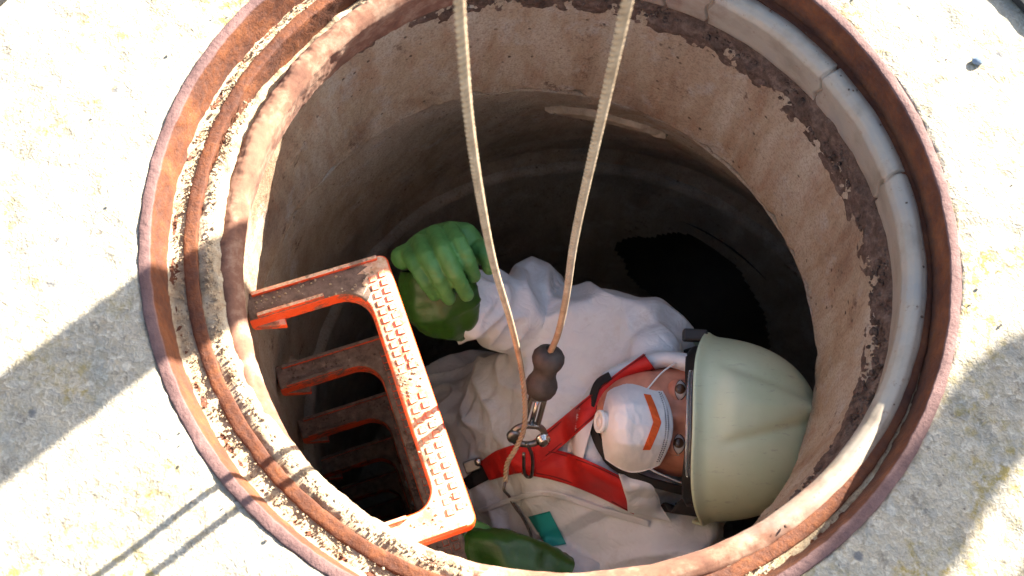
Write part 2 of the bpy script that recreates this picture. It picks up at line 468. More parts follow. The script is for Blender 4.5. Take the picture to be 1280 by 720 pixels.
# grit lying in the seat groove
V, F = lathe(resample([(.003,.001,.388,-.036),(.006,.003,.384,-.0405),(.0105,.006,.3765,-.0395),(.011,.006,.3735,-.0425)], .0022), 900,
    lambda p, rad: Vector((0,0,fbm(p, 75, 4)*.0035 - .0015 - max(0, noise.noise(p*34)-.3)*.004)))
tag(mesh('grit', V, [f[::-1] for f in F], M['sand']), 'pale sandy grit packed in the seat groove of the rusty frame', 'grit', kind='stuff')
# mortar bed under the frame
V, F = lathe(resample([(.011,.006,.3665,-.044),(.011,.006,.3635,-.0425),(.012,.006,.358,-.041),(.013,.006,.350,-.044),(.013,.006,.3445,-.050),(.014,.006,.343,-.075)], .002), 900,
    lambda p, rad: Vector((0,0,fbm(p, 45, 5)*.0045 - .032*math.exp(-((math.atan2(p.y,p.x)-2.42)/.34)**2))) + rad*(fbm(p+Vector((5,5,5)), 60, 4)*.002+.03*max(0, rad.x+.1)))
tag(mesh('mortar_bed', V, [f[::-1] for f in F], M['sand']), 'crumbly grey mortar bed between the rusty frame and the inner ring', 'mortar', kind='stuff')

# inner seat ring
RC = (.024, .004)
ringt = thing('seat_ring', 'smooth stained grey ring, rust brown on the left, sitting crooked inside the iron frame', 'ring', (RC[0], RC[1], -.1))
rows = [(*RC,.3610,-.095),(*RC,.3610,-.046),(*RC,.3600,-.040),(*RC,.3560,-.0345),(*RC,.3500,-.0315),(*RC,.3445,-.0320),(*RC,.3385,-.0375),(*RC,.3350,-.045),(*RC,.3440,-.092),(*RC,.3460,-.098),(*RC,.355,-.099)]
def d_ring(p, rad):
    a = math.atan2(p.y, p.x); d = 0
    for ca in (.985, 1.13, .545, .175):
        dd = abs(a-ca+.007*math.sin(p.z*150+ca*9)); d += -.006*math.exp(-(dd/.0042)**2)
    top = Vector((0,0,1))*d if p.z > -.045 else Vector((0,0,0))
    return rad*(.016*math.exp(-((a+2.25)/.55)**2)+fbm(p, 30, 3)*.0009 - (d if p.z <= -.045 else 0)) + top + Vector((0,0,fbm(p, 12, 2)*.0012 - .008*(1-rad.x))) + (rad*.6+Vector((0,0,1)))*fbm(p, 70, 4)*.0013*min(1, max(0, .5-rad.x))
V, F = lathe(resample(rows, .0025), 2000, d_ring); mesh('ring', V, [f[::-1] for f in F], M['ring'], ringt)

# ------------------------------------------------------------------ concrete shaft
NC = (.013, .01); NR = .351
neck = thing('concrete_neck_ring', 'stained reddish brown concrete ring forming the upper wall of the manhole', 'manhole wall', (NC[0], NC[1], -.35))
rows = [(*NC,.40,-.108),(*NC,.372,-.112),(*NC,.358,-.122),(*NC,.352,-.134)] + [(*NC,NR,-.145),(*NC,NR+.001,-.344),(*NC,NR+.004,-.350),(*NC,NR+.05,-.352)]
def d_neck(p, rad):
    e = math.exp(-((p.z+.347)/.012)**2)
    return rad*(fbm(p, 9, 3)*.002 + fbm(p, 60, 4)*.0009 + e*max(0, noise.noise(p*45))*.010) + Vector((0,0,1))*e*max(0, noise.noise(p*30))*.012
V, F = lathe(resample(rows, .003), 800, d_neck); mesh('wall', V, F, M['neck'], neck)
# dark soil clinging over the joint under the ring
def d_soil(p, rad):
    q = p
    k = min(1, max(0, (p.z+.170)/.03))
    return rad*(-.001-k*(.004+fbm(q, 26, 5)*.006)-fbm(q, 90, 3)*.002 + .006*max(0, -rad.x)) + Vector((0,0,fbm(q, 40, 4)*.006+.006*noise.noise(q*9)))
V, F = lathe(resample([(.0235,.006,.356,-.088),(.022,.008,.3535,-.100),(.015,.0100,.3545,-.124),(.013,.01,.3535,-.158),(.013,.01,.359,-.168)], .0022), 900, d_soil)
tag(mesh('soil', V, F, M['dirt']), 'dark crumbly soil stuck along the joint above the concrete neck', 'soil', kind='stuff')

DX, DY = .953, .301
cone = thing('concrete_cone', 'dark brown concrete cone widening below the neck ring', 'manhole wall', (.15, .053, -.9))
rows = [(*NC,.37,-.352)]
for i in range(41):
    t = i/40; z = -.352-.548*t; tt = min(1, t/.9); g = .144*tt
    rows.append((NC[0]+g*DX, NC[1]+g*DY, .356+g, z))
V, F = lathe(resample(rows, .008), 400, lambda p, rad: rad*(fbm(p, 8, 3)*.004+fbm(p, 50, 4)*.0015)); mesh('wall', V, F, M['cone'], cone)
SC = (NC[0]+.144*DX, NC[1]+.144*DY)
shaft = thing('concrete_shaft_ring', 'wide dark concrete shaft ring at the bottom with a round pipe opening', 'manhole wall', (SC[0], SC[1], -1.86))
rows = [(*SC,.52,-.895),(*SC,.492,-.897),(*SC,.484,-.905),(*SC,.482,-1.42),(*SC,.486,-1.43),(*SC,.482,-1.44),(*SC,.482,-1.87)]
V, F = lathe(resample(rows, .010), 330, lambda p, rad: rad*(fbm(p, 8, 3)*.004+fbm(p, 40, 4)*.0015))
# pipe opening
best = None
for i in range(400):
    d = 1.4+i*.004; p = at(878, 362, d)
    if (Vector((p.x-SC[0], p.y-SC[1]))).length > .482 and p.z < -.92: best = p; break
PO = best or Vector((.5,.3,-1.2)); rad = Vector((PO.x-SC[0], PO.y-SC[1], 0)).normalized(); PR = .185
def inpipe(p):
    q = p-PO; h = q.dot(rad); return h > -.2 and (q-rad*h).length < PR*(1+.18*noise.noise(p*9))
F = [f for f in F if not inpipe((V[f[0]]+V[f[2]])/2)]
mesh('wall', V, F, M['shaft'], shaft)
V, F = revolve(PO-rad*.03, [(.035,PR+.06),(.036,PR+.062),(.06,PR+.062)], rad, 64); F = F[:-2]
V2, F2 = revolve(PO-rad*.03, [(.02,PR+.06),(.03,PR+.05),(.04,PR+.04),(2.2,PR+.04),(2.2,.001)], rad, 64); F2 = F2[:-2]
V, F = joinvf([(V, F), (V2, F2)]); M['pipe_dark'] = simple('pipe_shade_black', (.030,.025,.020), .6, bump=.5); mesh('pipe', V, F, M['pipe_dark'], shaft)  # near-black colour stands in for the darkness inside the unlit pipe
V = []; F = []
for i in range(41):
    for j in range(41):
        x = SC[0]-.55+1.1*i/40; y = SC[1]-.55+1.1*j/40; V.append(Vector((x, y, -1.85+.01*noise.noise(Vector((x*9, y*9, 0))))))
for i in range(40):
    for j in range(40): F.append((i*41+j, (i+1)*41+j, (i+1)*41+j+1, i*41+j+1))
tag(mesh('shaft_floor', V, F, M['shaft']), None, None, kind='structure')
# mortar patch below the neck
def wall_patch(cx, cy, w_, h_, name, parent, label, zoff, seed, lump=.006):
    V = []; F = []; A = 60; B = 24
    c = None
    for i in range(400):
        p = at(cx, cy, .95+i*.003); t = min(1, max(0, (-.352-p.z)/.548)/.9); g = .144*t
        if Vector((p.x-NC[0]-g*DX, p.y-NC[1]-g*DY)).length > .356+g and p.z < -.353: c = p; break
    c = c or at(cx, cy, 1.7)
    a0 = math.atan2(c.y-NC[1], c.x-NC[0])
    for i in range(A+1):
        for j in range(B+1):
            u = i/A*2-1; v = j/B*2-1; a = a0-u*w_/.39; z = c.z+v*h_
            t = min(1, max(0, (-.352-z)/.548)/.9); g = .144*t; R = .356+g
            n_ = noise.noise(Vector((u*2.3+seed, v*1.3, seed)))*.45+noise.noise(Vector((u*7+seed, v*4, 0)))*.28
            e = 1-(abs(u)**2.5+abs(v)**2) + n_
            th = max(-.004, min(lump, e*.03)) + .0015*noise.noise(Vector((u*20, v*9, seed)))
            V.append(Vector((NC[0]+g*DX+(R-th)*math.cos(a), NC[1]+g*DY+(R-th)*math.sin(a), z)))
    for i in range(A):
        for j in range(B): F.append((i*(B+1)+j, (i+1)*(B+1)+j, (i+1)*(B+1)+j+1, i*(B+1)+j+1))
    o = mesh(name, V, F, M['mortar'], parent)
    if label: o['label'] = label
wall_patch(735, 139, .095, .024, 'mortar_patch', cone, 'pale rough mortar patch just below the neck ring', 0, 3, .012)
wall_patch(446, 494, .022, .018, 'mortar_patch', cone, 'small pale mortar lump behind the second step', 0, 11, .016)

# ------------------------------------------------------------------ steps
TD = Vector((.301, -.953, 0)).normalized(); ND = Vector((.953, .301, 0)).normalized()   # along the tread, out of the wall
T0 = Vector((-.179, .075, 0)); LT = .342
def step_outline():
    W = .037; o = []
    # (s along tread, q out of wall; tread outer edge at q=0)
    def arc(cs, cq, r, a0, a1, n): return [(cs+r*math.cos(math.radians(a0+(a1-a0)*i/n)), cq+r*math.sin(math.radians(a0+(a1-a0)*i/n))) for i in range(n+1)]
    out = [(-.0, -.175)] + arc(.010, -.010, .010, 180, 90, 4) + arc(LT-.010, -.010, .010, 90, 0, 4) + [(LT, -.125)]
    L2 = .034
    inn = [(LT-L2, -.125)] + arc(LT-L2-.026, -W-.026, .026, 0, 90, 7) + arc(L2+.034, -W-.034, .034, 90, 180, 7) + [(L2, -.175)]
    return out + inn
OUT = step_outline(); NO = len(OUT)
def sp(s, q, z): return T0 + TD*s + ND*q + Vector((0,0,z))
def make_step(z, first, label):
    t = thing('ladder_step', label, 'ladder step', (T0.x, T0.y, z), 'orange steps climbing the shaft wall')
    mat = M['orange'] if first else M['orange2']
    mt2 = M['orange2']
    V = [sp(s, q, z) for s, q in OUT] + [sp(s, q, z-.030) for s, q in OUT]
    F = [tuple(range(NO)), tuple(range(2*NO-1, NO-1, -1))] + [(i+NO, (i+1) % NO+NO, (i+1) % NO, i) for i in range(NO)]
    o = mesh('bar', V, F, mat, t, False); bm = bmesh.new(); bm.from_mesh(o.data)
    bmesh.ops.recalc_face_normals(bm, faces=bm.faces)
    hor = [e for e in bm.edges if abs(e.verts[0].co.z-e.verts[1].co.z) < 1e-5]
    bmesh.ops.bevel(bm, geom=hor, offset=.0035, segments=3, affect='EDGES', profile=.5)
    bmesh.ops.triangulate(bm, faces=[f for f in bm.faces if len(f.verts) > 4])
    bmesh.ops.subdivide_edges(bm, edges=[e for e in bm.edges if e.calc_length() > .012], cuts=3, use_grid_fill=True)
    bm.to_mesh(o.data); bm.free()
    o.data.polygons.foreach_set('use_smooth', [True]*len(o.data.polygons)); o.data.update()
    sm = o.modifiers.new('e', 'EDGE_SPLIT'); sm.split_angle = math.radians(35)
    # raised rims along the legs, flange at the foot of each leg
    for s0, s1, q0, q1 in ((.0015, .0065, -.165, -.012), (.029, .0335, -.165, -.085), (LT-.0065, LT-.0015, -.12, -.012), (LT-.0335, LT-.029, -.12, -.072)):
        c = sp((s0+s1)/2, (q0+q1)/2, z+.002); v, f = box(c, (s1-s0)/2, (q1-q0)/2, .0035, TD, ND)
        bevelled('rim', v, f, M['orange'] if first else mat, t, .001)
    v, f = box(sp(.026, -.155, z-.030), .012, .020, .006, TD, (ND+TD*.25).normalized()); bevelled('flange', v, f, mat, t, .002)
    # studs on the tread
    studs = []
    for k in range(26):
        for cc in range(2):
            if k == 12 or k == 13: continue
            fr = (.075+.365*k/11.5) if k < 12 else (.535+.41*(k-14)/11.5)
            s = LT*fr; q = -.0125-.0125*cc
            studs.append((s+(.0028 if cc else 0), q))
    if first:
        o.data.materials.append(M['orange2'])
        for f in o.data.polygons:
            q = (f.center-T0); q_ = q.dot(ND); s_ = q.dot(TD)
            if q_ < -.036+.012*noise.noise(f.center*80) and s_ < .12: f.material_index = 1
    me0 = None; allv = []
    for s, q in studs:
        hx = .0044; c = sp(s, q, z)
        b_ = [c+TD*(sx*hx)+ND*(sy*hx) for sx, sy in ((-1,-1),(1,-1),(1,1),(-1,1))]; up = Vector((0,0,.0022))
        tp = [c+(p-c)*.82+up for p in b_]
        vv = [p-Vector((0,0,.001)) for p in b_]+tp; ff = [(4,5,6,7),(0,1,5,4),(1,2,6,5),(2,3,7,6),(3,0,4,7)]
        if first:
            if me0 is None:
                me0 = bpy.data.meshes.new('stud'); me0.from_pydata([tuple(p-c) for p in vv], [], ff); me0.materials.append(mat)
            so = bpy.data.objects.new('stud', me0); COL.objects.link(so); so.parent = t; so.location = c-t.location-Vector((0,0,random.random()**2*.0012)); so.rotation_euler.z = random.gauss(0, .05)
        else: allv.append((vv, ff))
    if allv:
        v, f = joinvf(allv); o = mesh('stud_pattern', v, f, mat, t, False); o['kind'] = 'stuff'
    # clods of dirt on the legs and the middle of the tread
    P = []
    for i in range(150 if first else 260):
        r_ = random.random()
        if r_ < (.45 if first else .3): s, q = random.uniform(.004, .034), random.uniform(-.165, -.02)
        elif r_ < .7: s, q = random.gauss(LT*.49, .012), random.uniform(-.034, -.006)
        elif r_ < .9: s, q = random.uniform(LT-.034, LT-.004), random.uniform(-.12, -.02)
        else: s, q = random.uniform(.02, LT-.02), random.uniform(-.038, -.003)
        rr = random.uniform(.0007, .0022); v, f = ball(sp(s, q, z+rr*.3), (rr, rr*random.uniform(.6,1), rr*.7), None, 1); P.append((v, f))
    v, f = joinvf(P); o = mesh('dirt', v, f, M['dirt'] if not first else M['sand'], t); o['kind'] = 'stuff'
    return t
ZS = [-.25, -.52, -.79, -1.06, -1.33, -1.60]
LBL = ['topmost orange ladder step, its stud tread bright in sun', 'second orange step down, muddy and in shade behind the top one',
    'third orange ladder step down the shaft wall', 'fourth ladder step down, brown with mud', 'fifth ladder step down, almost lost in the dark', 'lowest ladder step near the shaft floor']
for i, z in enumerate(ZS): make_step(z, i == 0, LBL[i])

# ------------------------------------------------------------------ person in the shaft
pz = -1.85
hipc = at(600, 585, 1.93)
person = thing('person', 'person in white coverall and pale helmet leaning back in the shaft and looking up', 'person', (hipc.x, hipc.y, pz))
F_ = BACK.copy(); U_ = RIGHT.copy(); S_ = -UP.copy()       # head frame before tilting: face to the opening, crown right
ya = math.radians(-9); pt = math.radians(4); rl = math.radians(3)
F_, S_ = (F_*math.cos(ya)+S_*math.sin(ya)), (S_*math.cos(ya)-F_*math.sin(ya))
U_, F_ = (U_*math.cos(pt)+F_*math.sin(pt)), (F_*math.cos(pt)-U_*math.sin(pt))
U_, S_ = (U_*math.cos(rl)+S_*math.sin(rl)), (S_*math.cos(rl)-U_*math.sin(rl))
HO = at(843, 524, 1.487)
def H(s, u, f): return HO + S_*s + U_*u + F_*f
def toH(p): q = p-HO; return q.dot(S_), q.dot(U_), q.dot(F_)
HA = (S_, U_, F_)
neckb = at(800, 562, 1.58); chest = at(735, 562, 1.63); belly = at(665, 570, 1.72); waist = at(615, 578, 1.84); hip = hipc
shA = at(800, 442, 1.585); shB = at(835, 668, 1.57)
elA = at(668, 402, 1.66); wrA = at(570, 378, 1.52)
elB = at(770, 752, 1.60); wrB = at(672, 712, 1.53)
TA = (shB-shA).normalized(); TU = (chest-waist).normalized(); TU = (TU-TA*TU.dot(TA)).normalized(); TF = TA.cross(TU)
if TF.dot(BACK) < 0: TF = -TF
TAX = (TA, TU, TF)
hipA = hip-TA*.085; hipB = hip+TA*.085
kneeA = hipA+Vector((.06,.02,-.40)); kneeB = hipB+Vector((.07,.0,-.40))
footA = Vector((kneeA.x-.06, kneeA.y, pz+.09)); footB = Vector((kneeB.x-.06, kneeB.y, pz+.09))
# --- body under the clothes
P = [ball(H(0,.018,-.012), (.076,.108,.096), HA, 4), ball(H(0,-.045,.012), (.060,.068,.075), HA, 4), ball(H(0,-.078,.045), (.034,.026,.034), HA, 3)]
P += bone(H(0,-.05,-.03), neckb, .056, .060)
P += bone(neckb, chest, (.10,.06,.06), (.165,.10,.095), TAX) + bone(chest, waist, (.165,.10,.095), (.14,.10,.09), TAX) + bone(waist, hip, (.14,.1,.09), (.15,.1,.1), TAX)
P += bone(chest-TA*.1, shA, .06, .055)+bone(chest+TA*.1, shB, .06, .055)
for a, b, c in ((shA, elA, wrA), (shB, elB, wrB)): P += bone(a, b, .05, .04)+bone(b, c, .04, .027)
for a, b, c in ((hipA, kneeA, footA), (hipB, kneeB, footB)): P += bone(a, b, .08, .055)+bone(b, c, .05, .035)
body = fuse(P, .0045, 3)
def gauss(x, s): return math.exp(-(x/s)**2)
def face_d(p, n):
    s, u, f = toH(p)
    if f < .02 or abs(u) > .12 or abs(s) > .1: return 0
    a = abs(s)
    d = -.0070*gauss(a-.034, .015)*gauss(u-.001, .010)
    d += .0065*gauss(a-.030, .026)*gauss(u-.022, .008)
    d += .006*gauss(s, .010)*gauss(u+.022, .016) + .006*gauss(s, .007)*gauss(u+.006, .016)
    d += .006*gauss(a-.048, .018)*gauss(u+.035, .018)
    d += -.004*gauss(a-.019, .007)*gauss(u+.004, .01)
    d += .006*gauss(s, .022)*(gauss(u+.068, .006)*1+gauss(u+.078, .006)) - .004*gauss(s, .02)*gauss(u+.073, .003)
    return d
displace(body, face_d)
bo = link('body', body, M['skin'], person)
# eyes with lids
for sx in (-1, 1):
    ec = H(sx*.034, .001, .0622); er = .0148
    gz = (F_*1.0 - U_*.02 - S_*.10).normalized()
    gx = S_-gz*S_.dot(gz); gx.normalize(); gy = gz.cross(gx)
    if gy.dot(U_) < 0: gy = -gy
    v, f = ball(ec, er, None, 4); eo = mesh('eye', v, f, M['eye'], person)
    v, f = revolve(ec+gz*er*.88, [(0,.0067),(er*.11,.0063),(er*.155,.003),(er*.165,.0005)], gz, 32); mesh('iris', v, f, M['iris'], eo)
    v, f = revolve(ec+gz*er*1.0, [(0,.0028),(er*.035,.0026),(er*.045,.0004)], gz, 24); mesh('pupil', v, f, M['pupil'], eo)
    # lids: shells over the eyeball with an almond opening
    for updn in (1, -1):
        V = []; F = []; A = 26; B = 9
        for i in range(A+1):
            al = (i/A*2-1)*1.12
            open_ = (.50 if updn > 0 else .44)*max(0, 1-(al/1.0)**2) + .02
            for j in range(B+1):
                be = open_ + (1.35-open_)*j/B; R = er*(1.08+.05*math.sin(min(1, j/B*1.6)*1.5))
                if j == 0: R = er*1.02
                V.append(ec + (F_*math.cos(al)*math.cos(be) + S_*math.sin(al)*math.cos(be) + U_*(updn*math.sin(be)))*R)
        for i in range(A):
            for j in range(B): F.append((i*(B+1)+j, (i+1)*(B+1)+j, (i+1)*(B+1)+j+1, i*(B+1)+j+1))
        o = mesh('eyelid', V, F, M['skin'], person)
        lash = [V[i*(B+1)]+(V[i*(B+1)]-ec)*.03 for i in range(2, A-1)]
        v, f = tube(lash, .0006 if updn > 0 else .00035, 5); mesh('lashes', v, f, M['brow'], o)
# eyebrows
for sx in (-1, 1):
    hairs = []
    for i in range(90):
        t = random.random(); s = sx*(.016+.036*t); u = .0145+.004*math.sin(t*2.6)+random.gauss(0, .0014)
        p = H(s, u, .12); hit = None
        b0 = H(s, u-.0015, .0895-.014*t*t)
        e = b0 + S_*(sx*.006)+U_*.0015+F_*.0
        hairs.append(tube([b0-F_*.001, b0.lerp(e, .5)+F_*.002, e], lambda q: .0008*(1-q*.7), 4))
    v, f = joinvf(hairs); mesh('eyebrow', v, f, M['brow'], person)
# --- coverall
P = bone(neckb, chest, (.13,.08,.085), (.20,.115,.12), TAX) + bone(chest, waist, (.195,.12,.12), (.165,.12,.11), TAX) + bone(waist, hip, (.165,.12,.11), (.175,.13,.13), TAX)
P += bone(chest-TA*.10, shA, .10, .082)+bone(chest+TA*.10, shB, .10, .085)
P += bone(shA, elA, .084, .064)+bone(elA, wrA, .064, .044) + [ball(elA-UP*-.012+BACK*.01, .066)]
P += bone(shB, elB, .084, .064)+bone(elB, wrB, .062, .044)
for a, b, c in ((hipA, kneeA, footA), (hipB, kneeB, footB)): P += bone(a, b, .12, .085)+bone(b, c, .085, .065)
# collar / hood roll behind the jaw
hood = [H(-.070,.016,.052), H(-.076,-.015,.040), H(-.066,-.052,.028), H(-.048,-.088,.022), H(.0,-.112,.02), H(.050,-.108,.022), H(.082,-.075,.015), H(.088,-.03,.005), H(.08,.0,-.03)]
hc = catmull(hood, 8)
for p in hc: P.append(ball(p, (.012,.016,.019), HA))
P += bone(H(-.085,-.03,-.01), shA.lerp(neckb, .4), .04, .06)+bone(H(.085,-.05,-.02), shB.lerp(neckb, .4), .035, .06)
suit = fuse(P, .0042, 10)
def wr(p, n):
    q = Vector((p.dot(TA)*1.35, p.dot(TU)*.75, p.dot(TF)))
    wq = Vector((noise.noise(q*4), noise.noise(q*4+Vector((9,0,0))), noise.noise(q*4+Vector((0,9,0)))))*.10
    a = noise.noise((q+wq)*6.5); b_ = noise.noise((q+wq*1.3)*13+Vector((3,1,7))); c = noise.noise((q+wq*1.5)*30)
    r1 = max(0, 1-abs(a)*2.6); r2 = max(0, 1-abs(b_)*3.0)
    d = .013*r1**1.15 + .0105*r2**1.1 + .0016*c + .012*noise.noise(p*5) - .005
    s, u, f = toH(p)
    k = min(1, max(.2, (math.hypot(s, u, f)-.10)/.07))
    return d*k
displace(suit, wr)
so = link('coverall', suit, M['suit'], person)
BV = BVHTree.FromPolygons([v.co.copy() for v in suit.vertices], [tuple(p.vertices) for p in suit.polygons])
def cast(px, py, off=0):
    o = CAM; d = (at(px, py, 1)-CAM).normalized(); h = BV.ray_cast(o+d*.9, d)
    if h[0] is None: return at(px, py, 1.6)
    return h[0]-d*off
def ribbon(pts, widths, off, nseg=90, nw=12, thick=.002, smoothing=25, edge=None):
    """webbing laid on the coverall"""
    C = catmull([Vector((x, y, 0)) for x, y in pts], max(1, nseg//(len(pts)-1))); n = len(C)
    W = [widths[0]+(widths[-1]-widths[0])*i/(n-1) for i in range(n)] if len(widths) == 2 else [float(np.interp(i/(n-1), np.linspace(0,1,len(widths)), widths)) for i in range(n)]
    T = [(C[min(i+1,n-1)]-C[max(i-1,0)]).normalized() for i in range(n)]
    G = []
    for i in range(n):
        nn = Vector((-T[i].y, T[i].x, 0)); row = []
        for j in range(nw+1):
            q = C[i]+nn*(W[i]*(j/nw-.5)); row.append(cast(q.x, q.y, off))
        G.append(row)
    # keep the webbing taut: smooth depth along the strip
    D = np.array([[(CAM-p).length for p in r] for r in G])
    D0 = D.copy()
    for _ in range(smoothing):
        Dn = D.copy(); Dn[1:-1] = (D[:-2]+D[1:-1]*2+D[2:])/4; Dm = Dn.copy(); Dm[:,1:-1] = (Dn[:,:-2]+Dn[:,1:-1]+Dn[:,2:])/3
        D = np.minimum(Dm, D0)
    V = []
    for i in range(n):
        for j in range(nw+1):
            p = G[i][j]; d = (p-CAM).normalized(); V.append(CAM+d*float(D[i,j]))
    m = len(V); V += [p+(p-CAM).normalized()*thick for p in V]; F = []
    w1 = nw+1
    for i in range(n-1):
        for j in range(nw):
            F.append((i*w1+j, i*w1+j+1, (i+1)*w1+j+1, (i+1)*w1+j)); F.append((m+i*w1+j, m+(i+1)*w1+j, m+(i+1)*w1+j+1, m+i*w1+j+1))
        F.append((i*w1, (i+1)*w1, m+(i+1)*w1, m+i*w1)); F.append((i*w1+nw, m+i*w1+nw, m+(i+1)*w1+nw, (i+1)*w1+nw))
    F.append(tuple([j for j in range(w1)][::-1]+[m+j for j in range(w1)])); b0 = (n-1)*w1
    F.append(tuple([b0+j for j in range(w1)]+[m+b0+j for j in range(w1)][::-1]))
    return V, F
# --- gloves
def digit(pts, r0, r1):
    L = []
    for a, b, i in zip(pts, pts[1:], range(9)):
        k = len(pts)-1; L += bone(a, b, r0+(r1-r0)*i/k, r0+(r1-r0)*(i+1)/k)
    return L
fing = [([(510,316,1.452),(519,331,1.415),(531,351,1.412),(543,368,1.436)], .0125, .0098),
        ([(524,303,1.445),(534,322,1.402),(548,347,1.398),(561,373,1.430)], .0125, .0100),
        ([(543,292,1.440),(555,314,1.396),(569,342,1.392),(583,368,1.424)], .0128, .0102),
        ([(564,288,1.442),(575,305,1.404),(585,326,1.402),(592,345,1.428)], .0130, .0104),
        ([(588,310,1.482),(600,311,1.455),(609,320,1.447),(612,334,1.456)], .0140, .0110)]
P = []
for pts, a, b in fing: P += digit(catmull([at(*p) for p in pts], 2), a*.93, b*.97)
e1 = (at(588,288,1.45)-at(505,322,1.45)).normalized(); e3 = BACK; e2 = e1.cross(e3).normalized()
P += [ball(at(548,306,1.475), (.053,.027,.032), (e1, e2, e3), 4), ball(at(556,322,1.492), (.046,.036,.030), (e1, e2, e3), 4)]
P += bone(at(503,322,1.462), at(580,296,1.468), .017, .021)+bone(at(580,296,1.468), at(602,318,1.485), .020, .016)
P += bone(at(556,330,1.50), at(566,372,1.53), .036, .034)
hand = fuse(P, .0023, 4, .5)
displace(hand, lambda p, n: .0010*fbm(p, 70, 3)+.0012*noise.noise(p*30)-.0006*max(0, 1-abs(noise.noise(p*55))*6))
gl = link('glove', hand, M['glove'], person); gl['label'] = 'green glove of the raised hand with bent fingers'
# gauntlet cuff of the raised hand
def gaunt(path, radii, flat, name, parent, ax):
    C = catmull(path, 10); n = len(C); T, N = frames(C); V = []; F = []; k = 48
    for layer in (0, 1):
        for i, c in enumerate(C):
            u = i/(n-1); R = float(np.interp(u, np.linspace(0,1,len(radii)), radii)) - layer*.0022
            e1 = (ax-T[i]*ax.dot(T[i])).normalized(); e2 = T[i].cross(e1)
            for j in range(k):
                a = 2*math.pi*j/k; q = c+e1*(R*math.cos(a))+e2*(R*flat*math.sin(a))
                q = q+(q-c).normalized()*(.006*noise.noise(Vector((math.cos(a)*1.6, math.sin(a)*1.6, u*3+R*9)))+.0035*noise.noise(q*38)+.0015*(1-abs(noise.noise(q*80))*2))
                V.append(q)
    for layer in (0, 1):
        b = layer*n*k
        for i in range(n-1):
            for j in range(k):
                j2 = (j+1) % k; f = (b+i*k+j, b+i*k+j2, b+(i+1)*k+j2, b+(i+1)*k+j); F.append(f if layer == 0 else f[::-1])
    for i in (0, n-1):
        for j in range(k):
            j2 = (j+1) % k; F.append((i*k+j, n*k+i*k+j, n*k+i*k+j2, i*k+j2))
    o = mesh(name, V, F, M['cuff'], parent); return o
g = gaunt([at(548,338,1.475), at(549,362,1.478), at(553,382,1.488), at(562,400,1.505), at(574,412,1.535)], [.046,.053,.051,.040,.024], .66, 'gauntlet', gl, RIGHT)
# second glove, gripping the step below
gripz = at(600, 700, 1.52)
P = []
for i in range(4):
    b0 = at(596+i*2, 676+i*13, 1.50)
    P += digit([b0, b0-RIGHT*.030+BACK*.006, b0-RIGHT*.050-BACK*.012, b0-RIGHT*.044-BACK*.034], .0115, .0100)
P += bone(at(600,680,1.51), at(606,716,1.51), .020, .022)+bone(at(603,698,1.51), at(640,704,1.52), .030, .028)
P += digit([at(618,676,1.52), at(604,664,1.515), at(590,658,1.52)], .0125, .0105)
hand2 = fuse(P, .0030, 5, .5); gl2 = link('glove', hand2, M['glove'], person); gl2['label'] = 'green glove of the lower hand gripping behind the top step'
gaunt([at(588,692,1.505), at(622,698,1.49), at(660,712,1.485), at(700,730,1.492)], [.036,.041,.041,.040], .8, 'gauntlet', gl2, UP)
# boots
for fo in (footA, footB):
    P = bone(fo+Vector((0,0,.16)), fo+Vector((0,0,-.02)), .062, .055)+bone(fo+Vector((-.03,0,-.045)), fo+Vector((.15,.02,-.05)), (.05,.045,.042), (.045,.045,.035))
    link('boot', fuse(P, .006, 3), M['black'], person)

# --- helmet
HC = .030; HU = .158
def helm_pt(s_, u_, f_, off=0):
    """unit-ish direction in the helmet frame to a shell point"""
    L = (abs(s_)**2.35+abs(u_)**2.35+abs(f_)**2.35)**(1/2.35); s_, u_, f_ = s_/L, u_/L, f_/L
    a = .1215+off; b = HU+off; c = (.132 if f_ > 0 else .150)+off
    return s_*a+.010, HC+u_*b, f_*c-.004
def helm_edge(phi):
    return .012 + .028*(abs(math.sin(phi))**4) - .045*max(0, -math.cos(phi))
def helmet_shell():
    A = 180; B = 70; V = []; F = []
    for layer in (0, 1):
        for i in range(A):
            ph = 2*math.pi*i/A
            ue = helm_edge(ph)
            e0 = math.asin(max(-.6, min(.9, (ue-HC)/HU)))
            for j in range(B+1):
                el = e0+(math.pi/2-e0)*j/B
                s_, u_, f_ = math.cos(el)*math.sin(ph), math.sin(el), math.cos(el)*math.cos(ph)
                s, u, f = helm_pt(s_, u_, f_, -.004*layer)
                # flared rim
                k = math.exp(-((j/B)/.035)**2); hh = math.hypot(s, f)+1e-9; s += s/hh*.006*k; f += f/hh*.009*k
                # raised crest narrowing towards the crown
                if f > -.02:
                    v_ = (u-.046)/.135; w_ = .040*(1-min(1, max(0, v_)))+.0045; dc = abs(s+.017)
                    mk = 1/(1+math.exp((dc-w_)/.0022)); st = min(1, max(0, (u-.036)/.03)); st = st*st*(3-2*st)
                    hgt = (.0034+.0048*(1-min(1, dc/(w_+1e-6))))*mk*st
                    # low dimple beside the crest
                    hgt -= .0018*math.exp(-((dc-w_-.007)/.006)**2)*st
                    n_ = Vector((s/.12, (u-HC)/HU, f/.13)).normalized(); s += n_.x*hgt; u += n_.y*hgt; f += n_.z*hgt
                V.append(H(s, u, f))
    n = A*(B+1)
    for layer in (0, 1):
        b = layer*n
        for i in range(A):
            i2 = (i+1) % A
            for j in range(B):
                q = (b+i*(B+1)+j, b+i2*(B+1)+j, b+i2*(B+1)+j+1, b+i*(B+1)+j+1); F.append(q if layer == 0 else q[::-1])
    for i in range(A):
        i2 = (i+1) % A; F.append((i*(B+1), n+i*(B+1), n+i2*(B+1), i2*(B+1)))
    return V, F
